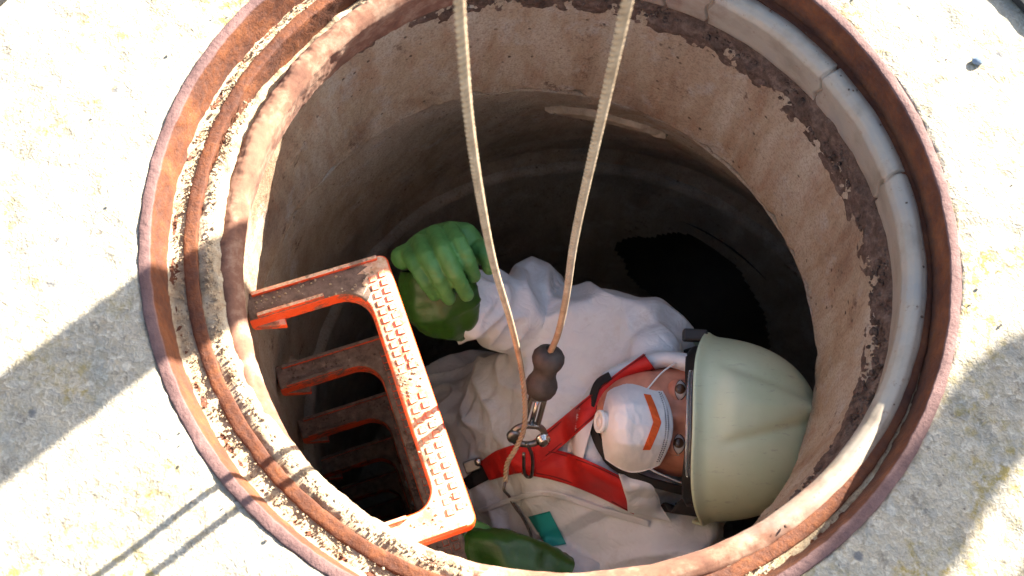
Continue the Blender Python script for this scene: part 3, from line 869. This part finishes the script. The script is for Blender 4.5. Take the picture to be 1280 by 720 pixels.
V, F = helmet_shell(); helm = mesh('helmet', V, F, M['helmet'], person); helm['label'] = 'pale green safety helmet with raised crest'
# black rubber band under the rim, wider towards the temples
V = []; F = []; A = 120; B = 8
for i in range(A+1):
    ph = (i/A*2-1)*2.0
    wd = .013+.013*min(1, abs(ph)/1.0)**2
    for j in range(B+1):
        u = helm_edge(ph)+.008-wd*j/B; rr = (.114-.006*(j/B)); cc = (.126-.012*(j/B))
        V.append(H(rr*math.sin(ph)+.010, u, cc*math.cos(ph)-.004))
for i in range(A):
    for j in range(B): F.append((i*(B+1)+j, i*(B+1)+j+1, (i+1)*(B+1)+j+1, (i+1)*(B+1)+j))
o = mesh('rim_band', V, F, M['black'], helm); md = o.modifiers.new('s', 'SOLIDIFY'); md.thickness = .004
# retracted clear visor edge
V = []; F = []; A = 60; B = 4
for i in range(A+1):
    ph = (i/A*2-1)*.62-.02
    for j in range(B+1):
        V.append(H(.113*math.sin(ph)+.010, helm_edge(ph)-.001-.0042*j/B, .131*math.cos(ph)-.004+.001*j))
for i in range(A):
    for j in range(B): F.append((i*(B+1)+j, i*(B+1)+j+1, (i+1)*(B+1)+j+1, (i+1)*(B+1)+j))
o = mesh('visor', V, F, M['glass'], helm); md = o.modifiers.new('s', 'SOLIDIFY'); md.thickness = .003
# nape guard of black cloth at the lower side
V = []; F = []; A = 30; B = 10
for i in range(A+1):
    ph = .95+i/A*1.5
    for j in range(B+1):
        t = j/B; V.append(H(.010+(.118-.01*t)*math.sin(ph)+.006*math.sin(i*.9)*t, helm_edge(ph)+.004-.055*t*math.sin(min(3.14, i/A*3.3)), (.135-.02*t)*math.cos(ph)-.004+.004*math.sin(i*.7+1)*t))
for i in range(A):
    for j in range(B): F.append((i*(B+1)+j, i*(B+1)+j+1, (i+1)*(B+1)+j+1, (i+1)*(B+1)+j))
o = mesh('nape_guard', V, F, M['blackstrap'], helm); md = o.modifiers.new('s', 'SOLIDIFY'); md.thickness = .003
# rim latch, small black clip by the upper temple
v, f = box(H(-.108,.020,.045), .008, .016, .010, S_, U_, F_); bevelled('clip', v, f, M['black'], helm, .003)
# chin strap
def strap(pts, wd, th, nrm):
    C = catmull(pts, 10); V = []; F = []; n = len(C)
    for i, c in enumerate(C):
        T = (C[min(i+1,n-1)]-C[max(i-1,0)]).normalized(); N_ = nrm(c); N_ = (N_-T*N_.dot(T)).normalized(); B_ = T.cross(N_)
        for a, b in ((-1,-1),(1,-1),(1,1),(-1,1)): V.append(c+B_*(a*wd/2)+N_*(b*th/2))
    for i in range(n-1):
        for j in range(4):
            j2 = (j+1) % 4; F.append((i*4+j, i*4+j2, (i+1)*4+j2, (i+1)*4+j))
    F.append((3,2,1,0)); F.append(tuple((n-1)*4+j for j in range(4))); return V, F
outn = lambda c: (c-H(0,-.03,-.03))
v, f = strap([H(.094,.022,.028), H(.088,-.012,.040), H(.078,-.050,.045), H(.058,-.086,.044), H(.022,-.106,.044), H(-.01,-.108,.042)], .015, .0025, outn)
mesh('chin_strap', v, f, M['blackstrap'], helm, False)
v, f = strap([H(-.01,-.112,.045), H(-.038,-.104,.048), H(-.050,-.088,.052)], .013, .0025, outn); mesh('chin_strap', v, f, M['blackstrap'], helm, False)

# --- respirator mask
def mask_pt(a, b):
    """a: -1 chin .. 1 nose, b: -1..1 across"""
    wdt = .059*(1-.12*max(0, a)**2) - .012*max(0, -a)**1.5
    u = -.057+.037*a + .012*(1-b*b)*max(0, a) - .003*(1-b*b)*max(0, -a)
    s = b*wdt
    ab = abs(b)
    side = 1-ab**2.6 if ab < 1 else 0
    pa = 1-max(0, (a+.35)/1.35)**1.5*.90 if a > -.35 else 1-.9*((-.35-a)/.65)**3.2
    base = .084 - .030*b*b - .016*max(0, -a)**2 + .008*max(0, a)
    ridge = .0045*math.exp(-(abs(ab-.42)/.09)**1.2)*(1-abs(a))
    f = base + .040*side*pa + ridge
    return s+.014, u, f
def mask_patch(a0, a1, b0, b1, na, nb, off, th, fn=None):
    V = []; F = []
    for L in (0, 1):
        for i in range(na+1):
            for j in range(nb+1):
                a = a0+(a1-a0)*i/na; b = b0+(b1-b0)*j/nb
                if fn: a, b = fn(a, b, i/na, j/nb)
                s, u, f = mask_pt(a, b); k = .0016*noise.noise(Vector((a*2.6, b*2.6, 2)))+.0010*max(0, 1-abs(noise.noise(Vector((a*4+7, b*4, 5))))*5)
                V.append(H(s, u, f+off+k-L*th))
    m = (na+1)*(nb+1)
    for i in range(na):
        for j in range(nb):
            q = (i*(nb+1)+j, i*(nb+1)+j+1, (i+1)*(nb+1)+j+1, (i+1)*(nb+1)+j); F.append(q); F.append(tuple(m+x for x in q[::-1]))
    for i in range(na):
        for j in (0, nb): F.append((i*(nb+1)+j, (i+1)*(nb+1)+j, m+(i+1)*(nb+1)+j, m+i*(nb+1)+j))
    for j in range(nb):
        for i in (0, na): F.append((i*(nb+1)+j, i*(nb+1)+j+1, m+i*(nb+1)+j+1, m+i*(nb+1)+j))
    return V, F
def sq2disc(a, b, i, j):
    return a*math.sqrt(max(0, 1-b*b*.20)), b*math.sqrt(max(0, 1-a*a*.20))
V, F = mask_patch(-1, 1, -1, 1, 50, 50, 0, .004, sq2disc); mask = mesh('mask', V, F, M['mask'], person); mask['label'] = 'white respirator mask with orange chevron'
V, F = mask_patch(0, 1, 0, 1, 40, 4, .0016, .001, lambda a, b, i, j: (.36+.22*(1-abs(i*2-1)) + .13*(j-.5)*1.6, (i*2-1)*.60-.08)); mesh('chevron', V, F, M['chevron'], mask, False)
dots = []
for row in range(2):
    for q in range(34):
        b = -.80+1.6*q/33; a = (.875-.07*row)*math.sqrt(max(0, 1-.20*b*b)) ; a = a-.0; bb = b*.98
        s, u, f = mask_pt(a, bb); dots.append(ball(H(s, u, f+.0008), (.0009,.0012,.0007), HA, 1))
V, F = joinvf(dots); o = mesh('weld_dots', V, F, M['dots'], mask)
s, u, f = mask_pt(-.86, -.05); vc = H(s, u, f-.006); vax = (F_*.45-U_).normalized()
V, F = revolve(vc, [(0,.0125),(.005,.0125),(.006,.0120),(.0065,.0145),(.0105,.0145),(.0112,.0135),(.0113,.0100),(.0102,.0095),(.0102,.0060),(.0113,.0055),(.0113,.002)], vax, 40); mesh('valve', V, F, M['valve'], mask)
# nose edge fold line + elastics
v, f = tube(catmull([H(.046,-.062,.074), H(.066,-.035,.066), H(.078,-.005,.048), H(.086,.02,.03)], 8), .0012, 6); mesh('elastic', v, f, M['valve'], mask)
v, f = tube(catmull([H(.040,-.085,.072), H(.066,-.07,.05), H(.082,-.05,.02)], 8), .0012, 6); mesh('elastic', v, f, M['valve'], mask)
v, f = tube(catmull([H(-.034,-.040,.078), H(-.056,-.022,.072), H(-.074,.002,.052), H(-.084,.024,.03)], 8), .0012, 6); mesh('elastic', v, f, M['valve'], mask)

# --- harness
V, F = ribbon([(812,452),(775,479),(735,512),(700,542),(668,567)], [25,25,27,29], .010); harn = mesh('harness', V, F, M['web'], person); harn['label'] = 'red webbing harness crossing the chest'
V, F = ribbon([(655,575),(700,583),(745,600),(800,628)], [36,38,36,34], .010); mesh('strap', V, F, M['web'], harn)
V, F = ribbon([(668,572),(645,574),(625,580),(606,589)], [34,36,34,26], .012); mesh('strap', V, F, M['web'], harn)
M['thread'] = simple('dark_red_thread', (.20,.006,.005), .8)
st = []
for dy in (-10.5, 10.5): st.append(ribbon([(812+dy*.5,452+dy*.85),(775+dy*.55,479+dy*.83),(735+dy*.6,512+dy*.8),(700+dy*.66,542+dy*.75),(675+dy*.66,562+dy*.75)], [1.3,1.3], .0112, nw=1, thick=.0006))
for dy in (-14.5, 14.5): st.append(ribbon([(672-dy*.15,577+dy),(700-dy*.2,583+dy),(745-dy*.3,600+dy),(797-dy*.4,627+dy)], [1.3,1.3], .0112, nw=1, thick=.0006))
v, f = joinvf(st); mesh('stitching', v, f, M['thread'], harn)
V, F = ribbon([(608,588),(596,597),(582,606)], [24,18,15], .004, 20); mesh('strap_end', V, F, M['blackstrap'], harn)
# white closure flap and teal patch
def quad_on(pts, off, nu=14, nv=14, thick=.0012, smooth=4):
    a, b, c, d = [Vector((x, y, 0)) for x, y in pts]; G = []
    for i in range(nu+1):
        for j in range(nv+1):
            q = a.lerp(b, i/nu).lerp(d.lerp(c, i/nu), j/nv); G.append(cast(q.x, q.y, off))
    D = np.array([(CAM-p).length for p in G]).reshape(nu+1, nv+1)
    D0 = D.copy()
    for _ in range(smooth):
        Dn = D.copy(); Dn[1:-1,1:-1] = (D[:-2,1:-1]+D[2:,1:-1]+D[1:-1,:-2]+D[1:-1,2:])/4; D = np.minimum(Dn, D0)
    V = [CAM+(p-CAM).normalized()*float(x) for p, x in zip(G, D.ravel())]; m = len(V); V += [p+(p-CAM).normalized()*thick for p in V]; F = []
    w1 = nv+1
    for i in range(nu):
        for j in range(nv): F.append((i*w1+j, (i+1)*w1+j, (i+1)*w1+j+1, i*w1+j+1)); F.append((m+i*w1+j, m+i*w1+j+1, m+(i+1)*w1+j+1, m+(i+1)*w1+j))
    for i in range(nu):
        for j in (0, nv): F.append((i*w1+j, (i+1)*w1+j, m+(i+1)*w1+j, m+i*w1+j))
    for j in range(nv):
        for i in (0, nu): F.append((i*w1+j, i*w1+j+1, m+i*w1+j+1, m+i*w1+j))
    return V, F
V, F = quad_on([(775,592),(812,598),(836,652),(786,640)], .017, 20, 20, .004, 10)
V = [p+BACK*(.004*noise.noise(p*40)+.002*noise.noise(p*90))+RIGHT*.004*noise.noise(p*35+Vector((4,4,4))) for p in V]
o = mesh('collar_flap', V, F, M['suit'], so)
# D ring bar and buckle
bk = cast(590, 582, .012)
v, f = box(bk, .012, .009, .0035, (RIGHT+UP*.35).normalized(), (UP-RIGHT*.35).normalized(), BACK); bevelled('buckle', v, f, M['steel'], harn, .002)
v, f = revolve(cast(598, 577, .012), [(0,.006),(.006,.006),(.008,.0035)], BACK, 24); mesh('rivet', v, f, M['chrome'], harn)
V, F = quad_on([(713,508),(746,510),(728,576),(709,566)], .009); o = mesh('closure_flap', V, F, M['paper'], so); o['label'] = 'pale adhesive flap across the harness'
V, F = quad_on([(660,646),(687,639),(708,680),(684,684)], .003); o = mesh('patch', V, F, M['teal'], so); o['label'] = 'small teal patch on the chest'
# front zip seam of the coverall
V, F = ribbon([(598,640),(650,622),(690,618),(760,640),(812,655)], [7,8], .003, 40, 3, .0015); mesh('zip_cover', V, F, M['suit'], so)

# ------------------------------------------------------------------ swivel hook on the rope
hp = at(686, 446, 1.385)
hookax = (at(672, 500, 1.415)-hp).normalized(); k2 = at(655, 562, 1.46)
hook = thing('swivel_hook', 'steel snap hook with a worn dark rubber grip clipped to the red harness', 'hook', k2)
prof = [(0,.0035),(.0005,.010),(.003,.0155),(.009,.0195),(.016,.0205),(.022,.0190),(.027,.0165),(.031,.0150),(.037,.0147),(.042,.0162),(.048,.0192),(.053,.0205),(.060,.0200),(.067,.0170),(.071,.0125),(.072,.006)]
V, F = revolve(hp-hookax*.012, prof, hookax, 48); V = [p+(p-hp).normalized()*.0005*noise.noise(p*150) for p in V]
rg = mesh('rubber_grip', V, F, M['rubber'], hook)
v, f = revolve(hp-hookax*.0135, [(0,.0055),(.0018,.0062),(.002,.0062)], hookax, 24); mesh('cord_hole', v, f, M['black'], rg)
c1 = hp+hookax*.056; dn = (k2-c1).normalized(); sd_ = (RIGHT+UP*.3); sd_ = (sd_-dn*sd_.dot(dn)).normalized(); fr = dn.cross(sd_)
if fr.dot(BACK) < 0: fr = -fr
# shackle body: two cheeks, crosspieces, gate
for s in (-1, 1):
    v, f = box(c1+dn*.030+sd_*(s*.0092), .0026, .026, .0042, sd_, dn, fr); bevelled('side_plate', v, f, M['chrome'], hook, .0012)
v, f = box(c1+dn*.006, .0115, .0035, .0055, sd_, dn, fr); bevelled('collar', v, f, M['chrome'], hook, .0015)
v, f = box(c1+dn*.052, .0115, .0030, .0050, sd_, dn, fr); bevelled('collar', v, f, M['chrome'], hook, .0015)
v, f = tube([c1+dn*.006+fr*.001, c1+dn*.052+fr*.001], .0033, 14); mesh('gate', v, f, M['chrome'], hook)
v, f = revolve(c1+dn*.0, [(-.012,.006),(.0,.0075),(.006,.0075)], dn, 20); mesh('swivel', v, f, M['steel'], hook)
# hook eye ring
hc_ = c1+dn*.068
pts = [hc_+sd_*(.0215*math.cos(a))+dn*(.0165*math.sin(a)) for a in [2*math.pi*i/36 for i in range(36)]]
v, f = tube(pts, .0044, 10, closed=True); mesh('carabiner', v, f, M['steel'], hook)
nc = hc_+sd_*.020+dn*.003+fr*.003
v, f = revolve(nc, [(0,.0095),(.004,.0095),(.0045,.007),(.009,.007),(.010,.0035)], fr, 24); mesh('nut', v, f, M['chrome'], hook)
v, f = revolve(hc_-sd_*.020+fr*.001, [(0,.009),(.006,.009),(.0075,.005)], fr, 24); mesh('knob', v, f, M['steel'], hook)
bot = cast(661, 592, .010)
v, f = tube(catmull([hc_+dn*.012+fr*.004, hc_.lerp(bot, .45)+fr*.007+sd_*.004, bot+fr*.004+sd_*.003, bot-sd_*.006, hc_.lerp(bot,.5)-sd_*.006-fr*.002], 10), .0024, 10); mesh('hook_bar', v, f, M['steel'], hook)

# ------------------------------------------------------------------ ropes
TOPZ = 1.78
def rope(name, path, R, label, pitch=.021, strands=4):
    C0 = catmull(path, 60)
    # resample evenly
    C = [C0[0]]; acc = 0; st = .0022
    for a, b in zip(C0, C0[1:]):
        L = (b-a).length
        while acc+L >= st and L > 0:
            q = (st-acc)/L; p = a.lerp(b, q); C.append(p); a = p; L = (b-a).length; acc = 0
        acc += L
    T, N = frames(C); parts = []
    for s in range(strands):
        P = []
        for i, c in enumerate(C):
            a = 2*math.pi*(i*st/pitch+s/strands); P.append(c+(N[i]*math.cos(a)+T[i].cross(N[i])*math.sin(a))*R*.54)
        parts.append(tube(P, R*.50, 8))
    V, F = joinvf(parts); return V, F
rx = hp-hookax*.006
pr = [Vector((rx.x, rx.y, rx.z))]
qq = at(785, 0, .68); tp = rx+(qq-rx)*((TOPZ-rx.z)/(qq.z-rx.z))
for t in (.04, .10, .18, .3, .45, .7, 1): 
    q = pr[0].lerp(tp, t); q += Vector((.006,-.004,0))*math.sin(t*19)*(1-t)**6*1.2; pr.append(q)
V, F = rope('rope', pr, .0039, '', .021, 3)
r1 = thing('rope', 'taut tan twisted rope running down into the dark rubber grip', 'rope', tuple(rx), 'ropes lowered from the tripod')
mesh('rope_strand', V, F, M['rope'], r1)
lp = [at(632,602,1.44), at(634,580,1.425), at(645,560,1.41), at(655,535,1.395), at(656,500,1.375), at(650,452,1.33), at(637,398,1.19), at(617,330,1.02), at(600,245,.86), at(586,150,.75), at(578,60,.68), at(574,0,.64), at(568,-110,.57)]
e = lp[-1]; lp += [e.lerp(tp-RIGHT*.09, .35), tp-RIGHT*.095]
V, F = rope('rope', lp, .0035, '', .019, 3)
r2 = thing('rope', 'slack tan rope hanging in a curve past the rubber grip on its left', 'rope', tuple(lp[0]), 'ropes lowered from the tripod')
mesh('rope_strand', V, F, M['rope'], r2)
cb = [at(632,600,1.44), at(630,612,1.445)] + [cast(x, y, .012) for x, y in ((636,620),(640,628),(646,637),(652,645),(661,662),(666,678))]
v, f = tube(catmull(cb, 8), .0020, 8); tag(mesh('thin_cord', v, f, M['cable']), 'thin dark cord trailing over the coverall beside the teal patch', 'cord')

# ------------------------------------------------------------------ tripod over the hole
tri = thing('rescue_tripod', 'aluminium rescue tripod standing over the manhole with a pulley at its head', 'tripod', (0, -.1, 0))
ap = Vector((tp.x-.045, tp.y, 1.92))
for ft in (Vector((.577, .7265, 0)), Vector((-.95,-.30,0)), Vector((.62,-.95,0))):
    d = (ft-ap); v, f = tube([ap+d*.03, ap+d*.55], .048, 16); lg = mesh('leg', v, f, M['aluminium'], tri)
    v, f = tube([ap+d*.52, ap+d*.985], .044, 16); mesh('leg_tube', v, f, M['aluminium'], lg)
    v, f = revolve(ft+Vector((0,0,.0)), [(0,.06),(.012,.06),(.02,.035),(.05,.03)], Vector((0,0,1)), 24); mesh('foot', v, f, M['black'], lg)
v, f = revolve(ap-Vector((0,0,.06)), [(0,.07),(.01,.085),(.08,.085),(.10,.05)], Vector((0,0,1)), 32); mesh('head', v, f, M['steel'], tri)
v, f = revolve(ap-Vector((0,.012,ap.z-TOPZ)), [(0,.055),(.004,.060),(.009,.048),(.015,.048),(.020,.060),(.024,.055)], Vector((0,1,0)), 32); mesh('pulley', v, f, M['steel'], tri)

# ------------------------------------------------------------------ attendant by the hole (outside the frame, throws the shade lower right)
ac = Vector((2.211, .815, 0))
att = thing('person', 'attendant in dark navy workwear standing beside the manhole', 'person', tuple(ac))
fw = Vector((-.94,-.35,0)).normalized(); sd2 = Vector((-fw.y, fw.x, 0)); Z = Vector((0,0,1))
def A_(s, f, z): return ac + sd2*s + fw*f + Z*z
P = [ball(A_(0,.03,1.62), (.078,.095,.115), (sd2, fw, Z), 3)]+bone(A_(0,0,1.50), A_(0,0,1.40), .06, .07)
P += bone(A_(0,0,1.36), A_(0,0,.88), (.20,.12,.1), (.185,.13,.1), (sd2, fw, Z))
for s in (-1, 1):
    P += bone(A_(s*.12,0,1.40), A_(s*.235,0,1.37), .07, .07)+bone(A_(s*.235,0,1.37), A_(s*.315,-.02,1.14), .068, .042)+bone(A_(s*.315,-.02,1.14), A_(s*.20,.08,1.0), .048, .033)
    P += bone(A_(s*.20,.08,1.0), A_(s*.17,.13,.97), (.03,.05,.04), (.02,.04,.035), (sd2, fw, Z))
    for q in range(5): P += bone(A_(s*.17,.13+(q-2)*.011,.975), A_(s*.10-s*.01*abs(q-2),.15+(q-2)*.014,.95), .009, .008)
    P += bone(A_(s*.09,0,.95), A_(s*.13,.03,.50), .095, .065)+bone(A_(s*.13,.03,.50), A_(s*.14,0,.10), .06, .05)
link('body', fuse(P, .008, 4), M['jacket'], att)
for s in (-1, 1):
    P = bone(A_(s*.14,-.03,.06), A_(s*.15,.16,.045), (.05,.055,.05), (.045,.05,.035), (sd2, fw, Z)); link('boot', fuse(P, .008, 3), M['black'], att)
V, F = ico(4); V = [A_(v.x*.125, .02+v.y*.145, 1.66+max(v.z, -.05)*.115) for v in V]; mesh('helmet', V, F, M['helmet'], att)

# ------------------------------------------------------------------ loose bits
def mats(pts, label):
    zc = .006; c = Vector((sum(p[0] for p in pts)/len(pts), sum(p[1] for p in pts)/len(pts), 0))
    V = [Vector((x, y, z)) for z in (.003, .014) for x, y in pts]; n = len(pts)
    F = [tuple(range(n-1,-1,-1)), tuple(range(n, 2*n))]+[(i, (i+1) % n, (i+1) % n+n, i+n) for i in range(n)]
    tag(bevelled('rubber_mat', V, F, M['mat'], None, .003), label, 'mat')
a = atz(1258, 0, 0); b = atz(1280, 22, 0)
dd = (b-a).normalized(); nn = Vector((-dd.y, dd.x, 0)); nn = nn if nn.x+nn.y > 0 else -nn
mats([tuple(q)[:2] for q in (a-dd*.4, b+dd*.3, b+dd*.3+nn*.5, a-dd*.4+nn*.5)], 'black mesh mat whose corner shows at the top right')
a = atz(14, 0, 0); b = atz(0, 14, 0); dd = (b-a).normalized(); nn = Vector((-dd.y, dd.x, 0)); nn = nn if nn.x < 0 else -nn
mats([tuple(q)[:2] for q in (a-dd*.4, b+dd*.3, b+dd*.3+nn*.5, a-dd*.4+nn*.5)], 'dark mat just showing at the top left corner')
p = atz(1222, 76, .004); v, f = ball(p, (.0065,.005,.004), None, 3); V = [q+Vector((1,1,1))*.0012*noise.noise(q*300) for q in v]
tag(mesh('bottle_cap_scrap', V, f, M['gum']), 'small bluish scrap lying on the sunlit concrete upper right', 'scrap')
# crumbs on the ledges and in the groove
def crumbs(n, fn, rmin, rmax, mat, name, label, cat):
    P = []
    for _ in range(n):
        p = fn(); r = rmin+(rmax-rmin)*random.random()**3
        V, F = ico(1); s = [random.uniform(.6, 1.2) for _ in range(3)]; e = Euler((random.random()*6, random.random()*6, random.random()*6)).to_matrix()
        P.append(([p+e @ Vector((v.x*s[0]*r, v.y*s[1]*r, v.z*s[2]*r)) for v in V], F))
    v, f = joinvf(P); tag(mesh(name, v, f, mat, None, False), label, cat, kind='stuff')
def on_groove():
    a = random.uniform(1.6, 5.2); r = random.uniform(.3755, .385); return Vector((.008+r*math.cos(a), .004+r*math.sin(a), -.040+random.random()*.002))
def on_bed():
    a = random.uniform(2.7, 4.4); r = random.uniform(.351, .361); return Vector((.012+r*math.cos(a), .007+r*math.sin(a), -.043+random.random()*.004))
def on_soil():
    a = random.uniform(-1.9, 1.9); t = random.random(); r = .350-.001*t; return Vector((.021-.008*t+r*math.cos(a), .011+r*math.sin(a), -.10-.04*t))
def on_ring():
    a = random.uniform(-1.1, 1.9); r = random.uniform(.344, .357); return Vector((RC[0]+r*math.cos(a), RC[1]+r*math.sin(a), -.0325))
def on_ground():
    a = random.uniform(0, 6.28); r = .403+abs(random.gauss(0, .03)) if random.random() < .5 else random.uniform(.4, .9); return Vector((r*math.cos(a), r*math.sin(a), .001))
crumbs(1900, on_groove, .0005, .0017, M['sand'], 'groove_crumbs', 'pale crumbs and small stones loose in the frame groove', 'crumbs')
crumbs(1100, on_bed, .0006, .0022, M['sand'], 'mortar_crumbs', 'brown crumbs lying on the mortar bed at the left', 'crumbs')
crumbs(2200, on_soil, .0007, .0042, M['dirt'], 'soil_crumbs', 'dark clods on the soil joint at the right', 'crumbs')
crumbs(90, on_ring, .0005, .0017, M['dirt'], 'ring_crumbs', 'scattered dark specks on the stained ring', 'crumbs')
crumbs(420, on_ground, .0004, .0018, M['pebble'], 'ground_gravel', 'fine gravel scattered on the concrete slab', 'gravel')
